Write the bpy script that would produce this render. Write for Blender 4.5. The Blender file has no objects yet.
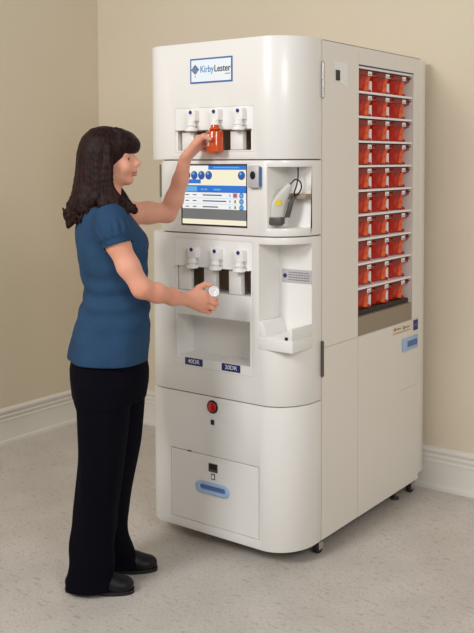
import bpy, bmesh, math, random
import numpy as np
from mathutils import Vector, Matrix

scene = bpy.context.scene
COL = scene.collection
random.seed(7)
R = math.radians

# ------------------------------------------------------------ camera
YAW, PITCH, ROLL = 0.6363, 0.0539, -0.0035
cam_data = bpy.data.cameras.new('camera')
cam = bpy.data.objects.new('camera', cam_data)
COL.objects.link(cam)
fw = Vector((-math.sin(YAW) * math.cos(PITCH), math.cos(YAW) * math.cos(PITCH), -math.sin(PITCH)))
rt = Vector((math.cos(YAW), math.sin(YAW), 0))
up = rt.cross(fw)
r2 = rt * math.cos(ROLL) + up * math.sin(ROLL)
u2 = -rt * math.sin(ROLL) + up * math.cos(ROLL)
cam.matrix_world = Matrix(((r2.x, u2.x, -fw.x, 1.8227), (r2.y, u2.y, -fw.y, -3.0164), (r2.z, u2.z, -fw.z, 1.55), (0, 0, 0, 1)))
cam_data.sensor_fit = 'VERTICAL'
cam_data.sensor_height = 24.0
cam_data.sensor_width = 24.0 * 474 / 633
cam_data.lens = 915.44 / 633 * 24.0
cam_data.shift_y = -(316.5 - 210) / 633
cam_data.clip_start = 0.05
scene.camera = cam

# ------------------------------------------------------------ world, lights, exposure
scene.view_settings.view_transform = 'Standard'
scene.view_settings.look = 'None'
scene.view_settings.gamma = 1.0
scene.view_settings.use_curve_mapping = False
scene.view_settings.exposure = 0.0
world = bpy.data.worlds.new('world')
scene.world = world
world.use_nodes = True
bg = world.node_tree.nodes['Background']
bg.inputs['Color'].default_value = (1.0, 0.98, 0.95, 1)
bg.inputs['Strength'].default_value = 0.37


def area(name, loc, target, size, power, color, sy=None):
    d = bpy.data.lights.new(name, 'AREA')
    d.shape = 'RECTANGLE'
    d.size = size
    d.size_y = sy or size
    d.energy = power
    d.color = color
    o = bpy.data.objects.new(name, d)
    o.location = loc
    o.rotation_euler = (Vector(target) - Vector(loc)).to_track_quat('-Z', 'Y').to_euler()
    COL.objects.link(o)
    return o


area('key_softbox', (-0.65, -3.9, 3.15), (-0.2, 0, 1.5), 1.1, 89, (1.0, 0.99, 0.98))
area('fill_softbox', (3.2, -2.6, 2.8), (0.4, 0.9, 1.5), 1.2, 56, (1.0, 0.975, 0.945))


# ------------------------------------------------------------ materials
def mat(name, col, rough=0.5, metal=0.0, spec=0.5, emit=None, es=1.0, coat=0.0, trans=0.0, sss=0.0, bump=None, var=None):
    """bump=(scale,distance,detail) fine noise relief; var=(scale,col2,lo,hi) colour mottling"""
    m = bpy.data.materials.new(name)
    m.use_nodes = True
    nt = m.node_tree
    b = nt.nodes['Principled BSDF']
    b.inputs['Base Color'].default_value = (*col, 1)
    b.inputs['Roughness'].default_value = rough
    b.inputs['Metallic'].default_value = metal
    b.inputs['Specular IOR Level'].default_value = spec
    b.inputs['Coat Weight'].default_value = coat
    b.inputs['Transmission Weight'].default_value = trans
    if sss:
        b.inputs['Subsurface Weight'].default_value = sss
        b.inputs['Subsurface Radius'].default_value = (0.012, 0.005, 0.003)
        b.inputs['Subsurface Scale'].default_value = 0.6
    if emit:
        b.inputs['Emission Color'].default_value = (*emit, 1)
        b.inputs['Emission Strength'].default_value = es
    tc = nt.nodes.new('ShaderNodeTexCoord')
    if bump:
        n = nt.nodes.new('ShaderNodeTexNoise')
        n.inputs['Scale'].default_value = bump[0]
        n.inputs['Detail'].default_value = bump[2] if len(bump) > 2 else 3
        nt.links.new(tc.outputs['Object'], n.inputs['Vector'])
        bp = nt.nodes.new('ShaderNodeBump')
        bp.inputs['Distance'].default_value = bump[1]
        bp.inputs['Strength'].default_value = 0.6
        nt.links.new(n.outputs['Fac'], bp.inputs['Height'])
        nt.links.new(bp.outputs['Normal'], b.inputs['Normal'])
    if var:
        n = nt.nodes.new('ShaderNodeTexNoise')
        n.inputs['Scale'].default_value = var[0]
        n.inputs['Detail'].default_value = 4
        nt.links.new(tc.outputs['Object'], n.inputs['Vector'])
        r = nt.nodes.new('ShaderNodeValToRGB')
        r.color_ramp.elements[0].position = var[2]
        r.color_ramp.elements[0].color = (*col, 1)
        r.color_ramp.elements[1].position = var[3]
        r.color_ramp.elements[1].color = (*var[1], 1)
        nt.links.new(n.outputs['Fac'], r.inputs['Fac'])
        nt.links.new(r.outputs['Color'], b.inputs['Base Color'])
    return m


def s(r, g, b):
    f = lambda c: (c / 255 / 12.92) if c / 255 <= 0.04045 else ((c / 255 + 0.055) / 1.055) ** 2.4
    return (f(r), f(g), f(b))


M = {}
M['shell'] = mat('white_moulded_plastic', s(234, 232, 228), 0.32, spec=0.5, coat=0.15)
M['side'] = mat('white_painted_steel', s(232, 227, 219), 0.42, spec=0.4, bump=(900, 0.0001))
M['inner'] = mat('white_inner_plastic', s(238, 237, 234), 0.45)
M['dark'] = mat('dark_gap', s(60, 54, 48), 0.8)
M['strip'] = mat('brown_grey_strip', s(118, 108, 98), 0.8)  # imitates the shade in the cover gaps; also colours the edge strip
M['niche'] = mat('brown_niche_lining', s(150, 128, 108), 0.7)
M['taupe'] = mat('taupe_painted_metal', s(150, 136, 120), 0.5)
M['black'] = mat('black_plastic', s(22, 21, 22), 0.35)
M['blackrub'] = mat('black_rubber', s(26, 26, 28), 0.6)
M['metal'] = mat('satin_metal', s(190, 186, 182), 0.3, metal=0.85)
M['darkmetal'] = mat('dark_satin_metal', s(110, 104, 98), 0.35, metal=0.7)
M['red'] = mat('red_button', s(190, 20, 28), 0.25, coat=0.5)
M['blueh'] = mat('light_blue_plastic', s(166, 192, 230), 0.35)
M['blued'] = mat('blue_slot', s(88, 116, 172), 0.5)
M['navy'] = mat('navy_label', s(40, 44, 110), 0.4)
M['white'] = mat('white_label', s(244, 244, 246), 0.45)
M['sky'] = mat('logo_light_blue', s(72, 146, 196), 0.45)
M['frameblue'] = mat('logo_border_blue', s(66, 106, 165), 0.4)
M['logoback'] = mat('logo_background', s(232, 240, 248), 0.4)
M['silver'] = mat('silver_label', s(196, 194, 196), 0.4, metal=0.2)
M['greytext'] = mat('grey_print', s(120, 118, 122), 0.5)
M['beigelab'] = mat('beige_label', s(226, 216, 200), 0.5)
M['brownprint'] = mat('brown_print', s(150, 120, 84), 0.5)
M['yellow'] = mat('yellow_sticker', s(236, 208, 40), 0.4)
M['scan'] = mat('pale_grey_plastic', s(202, 200, 192), 0.38)
M['scandark'] = mat('dark_grey_plastic', s(78, 74, 72), 0.4)
M['orange'] = mat('amber_plastic', s(238, 92, 16), 0.18, coat=0.4, trans=0.4, spec=0.6)
M['cass'] = mat('orange_red_cassette_plastic', s(206, 38, 10), 0.32, coat=0.1, var=(34, s(150, 18, 8), 0.40, 0.60), spec=0.3)
M['cassf'] = mat('orange_cassette_highlight', s(240, 112, 46), 0.2, coat=0.4, var=(60, s(216, 62, 22), 0.4, 0.65))  # lighter orange holding the highlight of the cassette front
M['cassd'] = mat('dark_red_lid', s(134, 18, 12), 0.35, coat=0.1)
M['skin'] = mat('skin', s(230, 168, 142), 0.48, spec=0.35, sss=0.12, var=(9, s(222, 154, 128), 0.4, 0.7))
M['lips'] = mat('lips', s(204, 132, 116), 0.4, spec=0.4)
M['nail'] = mat('nail', s(190, 110, 100), 0.25, coat=0.4)
M['eyew'] = mat('eye_white', s(205, 190, 178), 0.35)
M['iris'] = mat('dark_iris', s(40, 26, 18), 0.15)
M['brow'] = mat('dark_brow', s(48, 30, 24), 0.7)
M['shoe'] = mat('black_leather', s(12, 11, 14), 0.45, spec=0.3, bump=(220, 0.0006))
M['sole'] = mat('black_sole', s(16, 16, 17), 0.6)
M['trouser'] = mat('dark_navy_cloth', s(11, 10, 19), 0.95, spec=0.08, bump=(700, 0.0008))
M['blouse'] = mat('blue_jersey', s(44, 73, 104), 0.85, spec=0.15, bump=(22, 0.007, 5), var=(7, s(39, 66, 96), 0.4, 0.7))


def emis(name, c, st=1.0):
    return mat(name, (0.02, 0.02, 0.02), 0.4, emit=s(*c), es=st)


M['e_white'] = emis('screen_white', (238, 240, 240))
M['e_cream'] = emis('screen_cream', (244, 236, 208))
M['e_blue'] = emis('screen_blue', (26, 112, 208))
M['e_dblue'] = emis('screen_dark_blue', (18, 62, 138))
M['e_ball'] = emis('screen_button_blue', (22, 82, 160))
M['e_grey'] = emis('screen_grey', (112, 112, 112))
M['e_text'] = emis('screen_text', (70, 74, 88))
M['e_pink'] = emis('screen_pink', (206, 120, 132))
M['e_lblue'] = emis('screen_light_blue', (96, 170, 220))


def hair_material():
    m = mat('dark_brown_hair', s(34, 20, 18), 0.55, spec=0.16)
    nt = m.node_tree
    b = nt.nodes['Principled BSDF']
    tc = nt.nodes.new('ShaderNodeTexCoord')
    mp = nt.nodes.new('ShaderNodeMapping')
    mp.inputs['Scale'].default_value = (120, 120, 9)
    n = nt.nodes.new('ShaderNodeTexNoise')
    n.inputs['Scale'].default_value = 1.6
    n.inputs['Detail'].default_value = 4
    nt.links.new(tc.outputs['Object'], mp.inputs['Vector'])
    nt.links.new(mp.outputs['Vector'], n.inputs['Vector'])
    bp = nt.nodes.new('ShaderNodeBump')
    bp.inputs['Distance'].default_value = 0.002
    bp.inputs['Strength'].default_value = 0.8
    nt.links.new(n.outputs['Fac'], bp.inputs['Height'])
    nt.links.new(bp.outputs['Normal'], b.inputs['Normal'])
    r = nt.nodes.new('ShaderNodeValToRGB')
    r.color_ramp.elements[0].position = 0.38
    r.color_ramp.elements[0].color = (*s(19, 10, 10), 1)
    r.color_ramp.elements[1].position = 0.68
    r.color_ramp.elements[1].color = (*s(52, 27, 23), 1)
    nt.links.new(n.outputs['Fac'], r.inputs['Fac'])
    nt.links.new(r.outputs['Color'], b.inputs['Base Color'])
    return m


M['hair'] = hair_material()


def wall_material(name, c1, c2):
    return mat(name, c1, 0.75, spec=0.25, bump=(140, 0.0015, 4), var=(1.6, c2, 0.35, 0.7))


M['wallb'] = wall_material('tan_painted_wall', s(216, 204, 182), s(219, 207, 185))
M['trim'] = mat('white_gloss_trim', s(226, 222, 214), 0.35)


def floor_material():
    m = bpy.data.materials.new('speckled_linoleum')
    m.use_nodes = True
    nt = m.node_tree
    b = nt.nodes['Principled BSDF']
    b.inputs['Roughness'].default_value = 0.38
    b.inputs['Specular IOR Level'].default_value = 0.4
    tc = nt.nodes.new('ShaderNodeTexCoord')

    def noise(scale, detail, rot=0.0, stretch=1.0):
        mp = nt.nodes.new('ShaderNodeMapping')
        mp.inputs['Rotation'].default_value = (0, 0, rot)
        mp.inputs['Scale'].default_value = (1, stretch, 1)
        n = nt.nodes.new('ShaderNodeTexNoise')
        n.inputs['Scale'].default_value = scale
        n.inputs['Detail'].default_value = detail
        nt.links.new(tc.outputs['Object'], mp.inputs['Vector'])
        nt.links.new(mp.outputs['Vector'], n.inputs['Vector'])
        return n

    def ramp(src, stops):
        r = nt.nodes.new('ShaderNodeValToRGB')
        r.color_ramp.elements[0].position, r.color_ramp.elements[0].color = stops[0][0], (*stops[0][1], 1)
        r.color_ramp.elements[1].position, r.color_ramp.elements[1].color = stops[1][0], (*stops[1][1], 1)
        nt.links.new(src, r.inputs['Fac'])
        return r

    def mul(a, c, fac):
        mx = nt.nodes.new('ShaderNodeMixRGB')
        mx.blend_type = 'MULTIPLY'
        mx.inputs['Fac'].default_value = fac
        nt.links.new(a, mx.inputs['Color1'])
        nt.links.new(c, mx.inputs['Color2'])
        return mx.outputs['Color']

    base = ramp(noise(4.0, 6).outputs['Fac'], [(0.35, s(196, 190, 183)), (0.7, s(208, 202, 195))])
    c = base.outputs['Color']
    fl = ramp(noise(26, 3, 0.6, 2.4).outputs['Fac'], [(0.30, s(222, 214, 206)), (0.42, (1, 1, 1))])
    c = mul(c, fl.outputs['Color'], 0.8)
    fl2 = ramp(noise(48, 2, 2.1, 2.0).outputs['Fac'], [(0.26, s(150, 132, 114)), (0.33, (1, 1, 1))])
    c = mul(c, fl2.outputs['Color'], 0.5)
    fl3 = ramp(noise(90, 2, 1.0, 1.6).outputs['Fac'], [(0.3, s(206, 196, 184)), (0.5, (1, 1, 1))])
    c = mul(c, fl3.outputs['Color'], 0.45)
    nt.links.new(c, b.inputs['Base Color'])
    return m


M['floor'] = floor_material()


# ------------------------------------------------------------ mesh helpers
def link(o, parent=None):
    COL.objects.link(o)
    if parent:
        o.parent = parent
    return o


def finish(name, bm, m, parent=None, smooth=False, angle=None):
    me = bpy.data.meshes.new(name)
    bm.normal_update()
    bm.to_mesh(me)
    bm.free()
    for mm in (m if isinstance(m, (list, tuple)) else [m]):
        me.materials.append(mm)
    if smooth or angle:
        me.polygons.foreach_set('use_smooth', [True] * len(me.polygons))
        if angle:
            me.set_sharp_from_angle(angle=R(angle))
    o = bpy.data.objects.new(name, me)
    return link(o, parent)


def box(bm, x0, x1, y0, y1, z0, z1, bev=0.0, seg=2, mi=0):
    g = bmesh.ops.create_cube(bm, size=1.0)
    vs = g['verts']
    for v in vs:
        v.co = Vector(((x0 + x1) / 2 + v.co.x * (x1 - x0), (y0 + y1) / 2 + v.co.y * (y1 - y0), (z0 + z1) / 2 + v.co.z * (z1 - z0)))
    fs = set(f for v in vs for f in v.link_faces)
    for f in fs:
        f.material_index = mi
    if bev > 0:
        es = list(set(e for v in vs for e in v.link_edges))
        r = bmesh.ops.bevel(bm, geom=es, offset=bev, segments=seg, affect='EDGES', profile=0.5)
        for f in r['faces']:
            f.material_index = mi


def prism(bm, pts, z0, z1, mi=0, axis='Z'):
    """extrude a closed polygon; axis Z: pts=(x,y) ; axis X: pts=(y,z) ; axis Y: pts=(x,z)"""
    def P(a, b, t):
        return {'Z': (a, b, t), 'X': (t, a, b), 'Y': (a, t, b)}[axis]
    lo = [bm.verts.new(P(a, b, z0)) for a, b in pts]
    hi = [bm.verts.new(P(a, b, z1)) for a, b in pts]
    n = len(pts)
    fs = [bm.faces.new(lo[::-1]), bm.faces.new(hi)]
    for i in range(n):
        fs.append(bm.faces.new((lo[i], lo[(i + 1) % n], hi[(i + 1) % n], hi[i])))
    for f in fs:
        f.material_index = mi
    bmesh.ops.recalc_face_normals(bm, faces=fs)
    return fs


def lathe(bm, prof, c=(0, 0, 0), axis='Z', seg=32, mi=0, mtx=None):
    """prof: list of (radius, height)"""
    rings = []
    for r, h in prof:
        ring = []
        for i in range(seg):
            a = 2 * math.pi * i / seg
            p = Vector((r * math.cos(a), r * math.sin(a), h))
            if axis == 'Y':
                p = Vector((p.x, p.z, p.y))
            elif axis == 'X':
                p = Vector((p.z, p.x, p.y))
            if mtx:
                p = mtx @ p
            ring.append(bm.verts.new(p + Vector(c)))
        rings.append(ring)
    fs = []
    for a, b in zip(rings, rings[1:]):
        for i in range(seg):
            fs.append(bm.faces.new((a[i], a[(i + 1) % seg], b[(i + 1) % seg], b[i])))
    fs.append(bm.faces.new(rings[0][::-1]))
    fs.append(bm.faces.new(rings[-1]))
    for f in fs:
        f.material_index = mi
    bmesh.ops.recalc_face_normals(bm, faces=fs)


def tube(bm, pts, rad, seg=10, mi=0):
    pts = [Vector(p) for p in pts]
    rs = rad if isinstance(rad, (list, tuple)) else [rad] * len(pts)
    prev = None
    rings = []
    for i, p in enumerate(pts):
        t = (pts[min(i + 1, len(pts) - 1)] - pts[max(i - 1, 0)]).normalized()
        if prev is None:
            n = t.orthogonal().normalized()
        else:
            n = (prev - t * prev.dot(t)).normalized()
        prev = n
        b = t.cross(n)
        rings.append([bm.verts.new(p + (n * math.cos(2 * math.pi * k / seg) + b * math.sin(2 * math.pi * k / seg)) * rs[i]) for k in range(seg)])
    fs = []
    for a, c in zip(rings, rings[1:]):
        for k in range(seg):
            fs.append(bm.faces.new((a[k], a[(k + 1) % seg], c[(k + 1) % seg], c[k])))
    fs.append(bm.faces.new(rings[0][::-1]))
    fs.append(bm.faces.new(rings[-1]))
    for f in fs:
        f.material_index = mi
    bmesh.ops.recalc_face_normals(bm, faces=fs)


def catmull(pts, n=8):
    pts = [Vector(p) for p in pts]
    out = []
    for i in range(len(pts) - 1):
        p0, p1, p2, p3 = pts[max(i - 1, 0)], pts[i], pts[i + 1], pts[min(i + 2, len(pts) - 1)]
        for k in range(n):
            t = k / n
            out.append(0.5 * ((2 * p1) + (p2 - p0) * t + (2 * p0 - 5 * p1 + 4 * p2 - p3) * t * t + (3 * p1 - p0 - 3 * p2 + p3) * t ** 3))
    out.append(pts[-1])
    return out


def boolean_cut(o, cutters, bevel=0.0, flat=False):
    """bake a boolean difference (and a small bevel) into o's mesh"""
    tmp = []
    for c in cutters:
        me = bpy.data.meshes.new('cutter')
        bmesh.ops.recalc_face_normals(c, faces=c.faces[:])
        c.to_mesh(me)
        c.free()
        co = bpy.data.objects.new('cutter', me)
        COL.objects.link(co)
        if o.parent:
            co.parent = o.parent
        tmp.append(co)
        md = o.modifiers.new('cut', 'BOOLEAN')
        md.operation = 'DIFFERENCE'
        md.solver = 'EXACT'
        md.object = co
    if bevel:
        md = o.modifiers.new('bevel', 'BEVEL')
        md.width = bevel
        md.segments = 2
        md.limit_method = 'ANGLE'
        md.angle_limit = R(40)
    dg = bpy.context.evaluated_depsgraph_get()
    dg.update()
    me = bpy.data.meshes.new_from_object(o.evaluated_get(dg))
    o.modifiers.clear()
    old = o.data
    o.data = me
    me.name = o.name
    bpy.data.meshes.remove(old)
    for c in tmp:
        bpy.data.objects.remove(c)
    if not flat:
        me.polygons.foreach_set('use_smooth', [True] * len(me.polygons))
        me.set_sharp_from_angle(angle=R(28))
    return o


def bx(*a, **k):
    bm = bmesh.new()
    box(bm, *a, **k)
    return bm


def boxobj(name, m, parent, *a, **k):
    bm = bmesh.new()
    box(bm, *a, **k)
    return finish(name, bm, m, parent, angle=35)


def empty(name, loc=(0, 0, 0), rz=0.0):
    o = bpy.data.objects.new(name, None)
    o.location = loc
    o.rotation_euler = (0, 0, rz)
    o.empty_display_size = 0.1
    COL.objects.link(o)
    return o


def tag(o, label=None, cat=None, group=None, kind=None):
    if label:
        o['label'] = label
    if cat:
        o['category'] = cat
    if group:
        o['group'] = group
    if kind:
        o['kind'] = kind
    return o


def text(name, body, size, loc, rot, m, parent, squeeze=1.0, bold=0.0, align='LEFT'):
    cu = bpy.data.curves.new(name, 'FONT')
    cu.body = body
    cu.size = size
    cu.extrude = 0.0003
    cu.offset = bold
    cu.align_x = align
    t = bpy.data.objects.new(name, cu)
    COL.objects.link(t)
    dg = bpy.context.evaluated_depsgraph_get()
    dg.update()
    me = bpy.data.meshes.new_from_object(t.evaluated_get(dg))
    bpy.data.objects.remove(t)
    me.materials.clear()
    me.materials.append(m)
    me.transform(Matrix.Translation(loc) @ Matrix.Rotation(rot[2], 4, 'Z') @ Matrix.Rotation(rot[0], 4, 'X') @ Matrix.Diagonal((squeeze, 1, 1, 1)))
    o = bpy.data.objects.new(name, me)
    return link(o, parent)


# ------------------------------------------------------------ room
XL, YB = -2.1535, 0.962
HC = 2.75
o = boxobj('floor', M['floor'], None, XL - 0.1, 4.5, -5.5, YB + 0.1, -0.1, 0.0)
tag(o, kind='structure')
o = boxobj('wall_back', M['wallb'], None, XL - 0.1, 4.5, YB, YB + 0.1, 0.0, HC)
tag(o, kind='structure')
o = boxobj('wall_left', M['wallb'], None, XL - 0.1, XL, -5.5, YB, 0.0, HC)
tag(o, kind='structure')

# moulded skirting profile: (depth from wall, height)
SK = [(0, 0), (0.026, 0), (0.026, 0.010), (0.022, 0.020), (0.016, 0.024), (0.014, 0.028), (0.014, 0.125), (0.016, 0.127), (0.016, 0.133),
      (0.012, 0.137), (0.012, 0.147), (0.016, 0.150), (0.017, 0.158), (0.012, 0.163), (0.012, 0.170), (0.018, 0.175), (0.021, 0.185), (0.019, 0.192), (0.010, 0.197), (0.006, 0.200), (0, 0.200)]
bm = bmesh.new()
prism(bm, [(YB - d, z) for d, z in SK], XL, 4.5, axis='X')
o = finish('baseboard_back', bm, M['trim'], None, angle=30)
tag(o, kind='structure')
bm = bmesh.new()
prism(bm, [(XL + d, z) for d, z in SK], -5.5, YB - 0.026, axis='Y')
o = finish('baseboard_left', bm, M['trim'], None, angle=30)
tag(o, kind='structure')

# ------------------------------------------------------------ the dispensing machine
W, YF, H, D = -0.730, -0.211, 2.0105, 0.866
mach = empty('dispensing_machine', (-0.38, 0.36, 0))
tag(mach, 'tall white pharmacy tablet dispensing machine with touchscreen and rounded front', 'machine')
MI = Matrix.Translation((0.38, -0.36, 0))


def part(o):
    """meshes are authored in world coordinates; bring them into the machine's frame"""
    o.data.transform(MI)
    return o


def outline(dx=0.0, dy=0.0, yb=-0.003, rl=0.10, ra=0.137, rb=0.165, xr=-0.001):
    pts = [(W + dx, yb)]
    yf = YF + dy
    for i in range(13):
        a = math.pi / 2 * i / 12
        pts.append((W + dx + rl - rl * math.cos(a), yf + rl - rl * math.sin(a)))
    for i in range(33):
        a = math.pi / 2 * i / 32
        pts.append((xr - ra + ra * math.sin(a), yf + rb - rb * math.cos(a)))
    pts.append((xr, yb))
    return pts


def cover(name, z0, z1, cuts, label=None, **k):
    bm = bmesh.new()
    prism(bm, outline(**k), z0, z1)
    o = finish(name, bm, M['shell'], mach)
    mw = o.parent
    o.parent = None
    boolean_cut(o, cuts, bevel=0.0025)
    o.parent = mw
    part(o)
    return o


NX = (-0.455, -0.340, -0.226)          # the three dispensing spouts of each row
# core box behind everything, with hollow window bay on the right side
bm = bmesh.new()
box(bm, W + 0.004, -0.004, 0.0, D, 0.062, H - 0.004)
core = finish('cabinet_frame', bm, M['dark'], None)
boolean_cut(core, [bx(-0.26, -0.0045, 0.268, 0.793, 0.83, 1.937), bx(-0.02, 0.05, 0.291, 0.793, 0.83, 1.937)])
core.data.materials.clear()
core.data.materials.append(M['side'])
core.parent = mach
part(core)

up_c = cover('upper_front_cover', 1.5555, H, [bx(-0.541, -0.183, -0.3, -0.10, 1.590, 1.667), bx(-0.556, -0.172, -0.3, YF + 0.003, 1.583, 1.757)])
mid_c = cover('screen_section_cover', 1.2665, 1.5505,
              [bx(-0.113, 0.1, -0.4, -0.070, 1.296, 1.526), bx(-0.531, -0.203, -0.3, YF + 0.010, 1.293, 1.537)], dx=0.045, dy=0.001)
wedge = bmesh.new()
prism(wedge, [(-0.30, 0.765), (-0.105, 0.765), (-0.105, 0.905), (-0.125, 0.937), (-0.30, 0.937)], -0.553, -0.19, axis='X')
low_c = cover('lower_front_cover', 0.624, 1.2615,
              [bx(-0.551, -0.185, -0.3, -0.10, 1.034, 1.133), wedge, bx(-0.149, 0.1, -0.4, -0.070, 0.886, 1.236),
               bx(-0.560, -0.178, -0.3, YF + 0.002, 0.728, 1.242)])
base_c = cover('base_front_cover', 0.062, 0.619, [bx(-0.590, -0.150, -0.3, YF + 0.012, 0.098, 0.383), bx(-0.393, -0.353, -0.3, YF + 0.004, 0.561, 0.601)])

# inset face plates sit in the shallow recesses, with a hairline gap round them
bm = bmesh.new()
box(bm, -0.5553, -0.1727, YF + 0.0002, YF + 0.0028, 1.5837, 1.7563, 0.0006, 1)
o = finish('upper_spout_panel', bm, M['inner'], None)
boolean_cut(o, [bx(-0.541, -0.183, -0.4, 0.2, 1.590, 1.667)])
o.parent = mach
part(o)
bm = bmesh.new()
box(bm, -0.5593, -0.1787, YF - 0.0005, YF + 0.0018, 0.7287, 1.2413, 0.0006, 1)
o = finish('lower_spout_panel', bm, M['inner'], None)
boolean_cut(o, [bx(-0.551, -0.185, -0.4, 0.2, 1.034, 1.133), bx(-0.553, -0.19, -0.4, 0.2, 0.765, 0.937)])
o.parent = mach
part(o)
low_panel = o

# gap shadows between the stacked covers, put in as recessed brown-grey slabs
for z in (0.6215, 1.264, 1.553):
    bm = bmesh.new()
    prism(bm, outline(dx=0.055 if z > 1 else 0.010, dy=0.008, xr=-0.010), z - 0.006, z + 0.006)
    part(finish('gap_shade', bm, M['strip'], mach, angle=30))


def spout(zt, row):
    """three spouts with round-dot tags, each above a white chute in the niche"""
    for i, x in enumerate(NX):
        bm = bmesh.new()
        y = -0.232
        box(bm, x - 0.021, x + 0.021, y - 0.004, YF + 0.002, zt - 0.030, zt + 0.013, 0.003)
        lathe(bm, [(0.016, zt - 0.030), (0.016, zt - 0.042), (0.021, zt - 0.044), (0.021, zt - 0.049), (0.015, zt - 0.051), (0.015, zt - 0.056),
                   (0.024, zt - 0.058), (0.026, zt - 0.068), (0.022, zt - 0.071)], (x, y, 0), seg=28)
        sp = part(finish('spout', bm, M['inner'], mach, angle=35))
        bm = bmesh.new()
        box(bm, x - 0.019, x + 0.019, y - 0.0055, y - 0.004, zt - 0.006, zt + 0.012, 0.0004, 1, mi=0)
        lathe(bm, [(0.0075, -0.0002), (0.0075, 0.0018)], (x, y - 0.0072, zt + 0.003), axis='Y', seg=20, mi=1)
        part(finish('spout_tag', bm, [M['white'], M['navy']], sp))


spout(1.735, 0)
spout(1.198, 1)

# niche linings, chutes and ledges
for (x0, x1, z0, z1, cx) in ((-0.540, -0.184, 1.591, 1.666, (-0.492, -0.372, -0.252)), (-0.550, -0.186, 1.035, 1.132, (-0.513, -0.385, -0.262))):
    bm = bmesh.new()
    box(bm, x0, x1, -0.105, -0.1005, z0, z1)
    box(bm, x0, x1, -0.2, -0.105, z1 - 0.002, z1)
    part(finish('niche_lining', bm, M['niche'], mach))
    for c in cx:
        bm = bmesh.new()
        box(bm, c - 0.029, c + 0.029, YF + 0.001, YF + 0.026, z0 + 0.0005, z1 - 0.003, 0.002)
        part(finish('chute', bm, M['inner'], mach, angle=35))
bm = bmesh.new()
box(bm, -0.543, -0.180, YF - 0.016, YF + 0.001, 1.6665, 1.670, 0.001, 1)
part(finish('drip_ledge', bm, M['taupe'], mach))
bm = bmesh.new()
box(bm, -0.552, -0.184, YF - 0.014, YF - 0.001, 1.1325, 1.136, 0.001, 1)
part(finish('drip_ledge', bm, M['inner'], mach))

bm = bmesh.new()
box(bm, -0.6905, -0.680, -0.155, -0.130, 1.40, 1.535, 0.001, 1)  # brown-grey strip down the left edge of the screen section
part(finish('edge_strip', bm, M['strip'], mach))
# logo sign
bm = bmesh.new()
box(bm, -0.475, -0.268, YF - 0.0020, YF + 0.001, 1.851, 1.948, 0.0006, 1, mi=0)
box(bm, -0.4685, -0.2745, YF - 0.0024, YF - 0.001, 1.8575, 1.9415, mi=1)
logo = part(finish('logo_sign', bm, [M['frameblue'], M['logoback']], mach))
bm = bmesh.new()
c = (-0.449, 1.905)
for i in range(4):
    for j in range(4):
        px = c[0] + (i - j) * 0.0052
        pz = c[1] + (i + j - 3) * 0.0052
        q = 0.0044
        prism(bm, [(px - q, pz), (px, pz - q), (px + q, pz), (px, pz + q)], YF - 0.0030, YF - 0.0022, axis='Y', mi=(i + j) % 2)
lathe(bm, [(0.0022, 0), (0.0022, 0.0006)], (c[0], YF - 0.0030, 1.878), axis='Y', seg=12, mi=1)
part(finish('logo_emblem', bm, [M['frameblue'], M['navy']], logo))
RX = (R(90), 0, 0)
part(text('lettering', 'Kirby', 0.036, (-0.4245, YF - 0.0028, 1.893), RX, M['sky'], logo, 0.84, 0.0004))
part(text('lettering', 'Lester', 0.036, (-0.3555, YF - 0.0028, 1.893), RX, M['black'], logo, 0.86, 0.0004))
bm = bmesh.new()
for k in range(5):
    box(bm, -0.302 + k * 0.0048, -0.2986 + k * 0.0048, YF - 0.0028, YF - 0.0023, 1.8805, 1.8845)
part(finish('tagline', bm, M['greytext'], logo))

# touchscreen
SX0, SX1, SZ0, SZ1 = -0.529, -0.205, 1.295, 1.535
bm = bmesh.new()
box(bm, SX0, SX1, YF + 0.004, YF + 0.010, SZ0, SZ1, 0.001, 1)
scr = part(finish('touchscreen', bm, M['black'], mach))
EM = [M[k] for k in ('e_white', 'e_cream', 'e_blue', 'e_dblue', 'e_ball', 'e_grey', 'e_text', 'e_pink', 'e_lblue')]
bm = bmesh.new()
sx0, sx1, sz0, sz1 = SX0 + 0.006, SX1 - 0.004, SZ0 + 0.006, SZ1 - 0.004


def sq(u0, u1, v0, v1, mi, lay=0):
    x0, x1 = sx0 + (sx1 - sx0) * u0, sx0 + (sx1 - sx0) * u1
    z0, z1 = sz1 - (sz1 - sz0) * v1, sz1 - (sz1 - sz0) * v0
    y = YF + 0.0036 - lay * 0.0003
    f = bm.faces.new([bm.verts.new((x0, y, z0)), bm.verts.new((x1, y, z0)), bm.verts.new((x1, y, z1)), bm.verts.new((x0, y, z1))])
    f.material_index = mi


sq(0, 1, 0, 0.36, 1)
sq(0, 0.42, 0.0, 0.07, 0, 1)
sq(0.42, 1, 0.0, 0.07, 2, 1)
sq(0, 1, 0.335, 0.450, 2, 1)
sq(0.04, 0.24, 0.355, 0.44, 8, 2)
sq(0.06, 0.30, 0.235, 0.305, 2, 1)
sq(0, 1, 0.455, 0.735, 0)
sq(0, 1, 0.735, 0.915, 5)
sq(0, 1, 0.915, 1, 1)


def disc(u, v, r, mi, lay):
    cx, cz = sx0 + (sx1 - sx0) * u, sz1 - (sz1 - sz0) * v
    y = YF + 0.0036 - lay * 0.0003
    f = bm.faces.new([bm.verts.new((cx + r * math.cos(2 * math.pi * k / 24), y, cz + r * math.sin(2 * math.pi * k / 24))) for k in range(24)])
    f.material_index = mi


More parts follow.
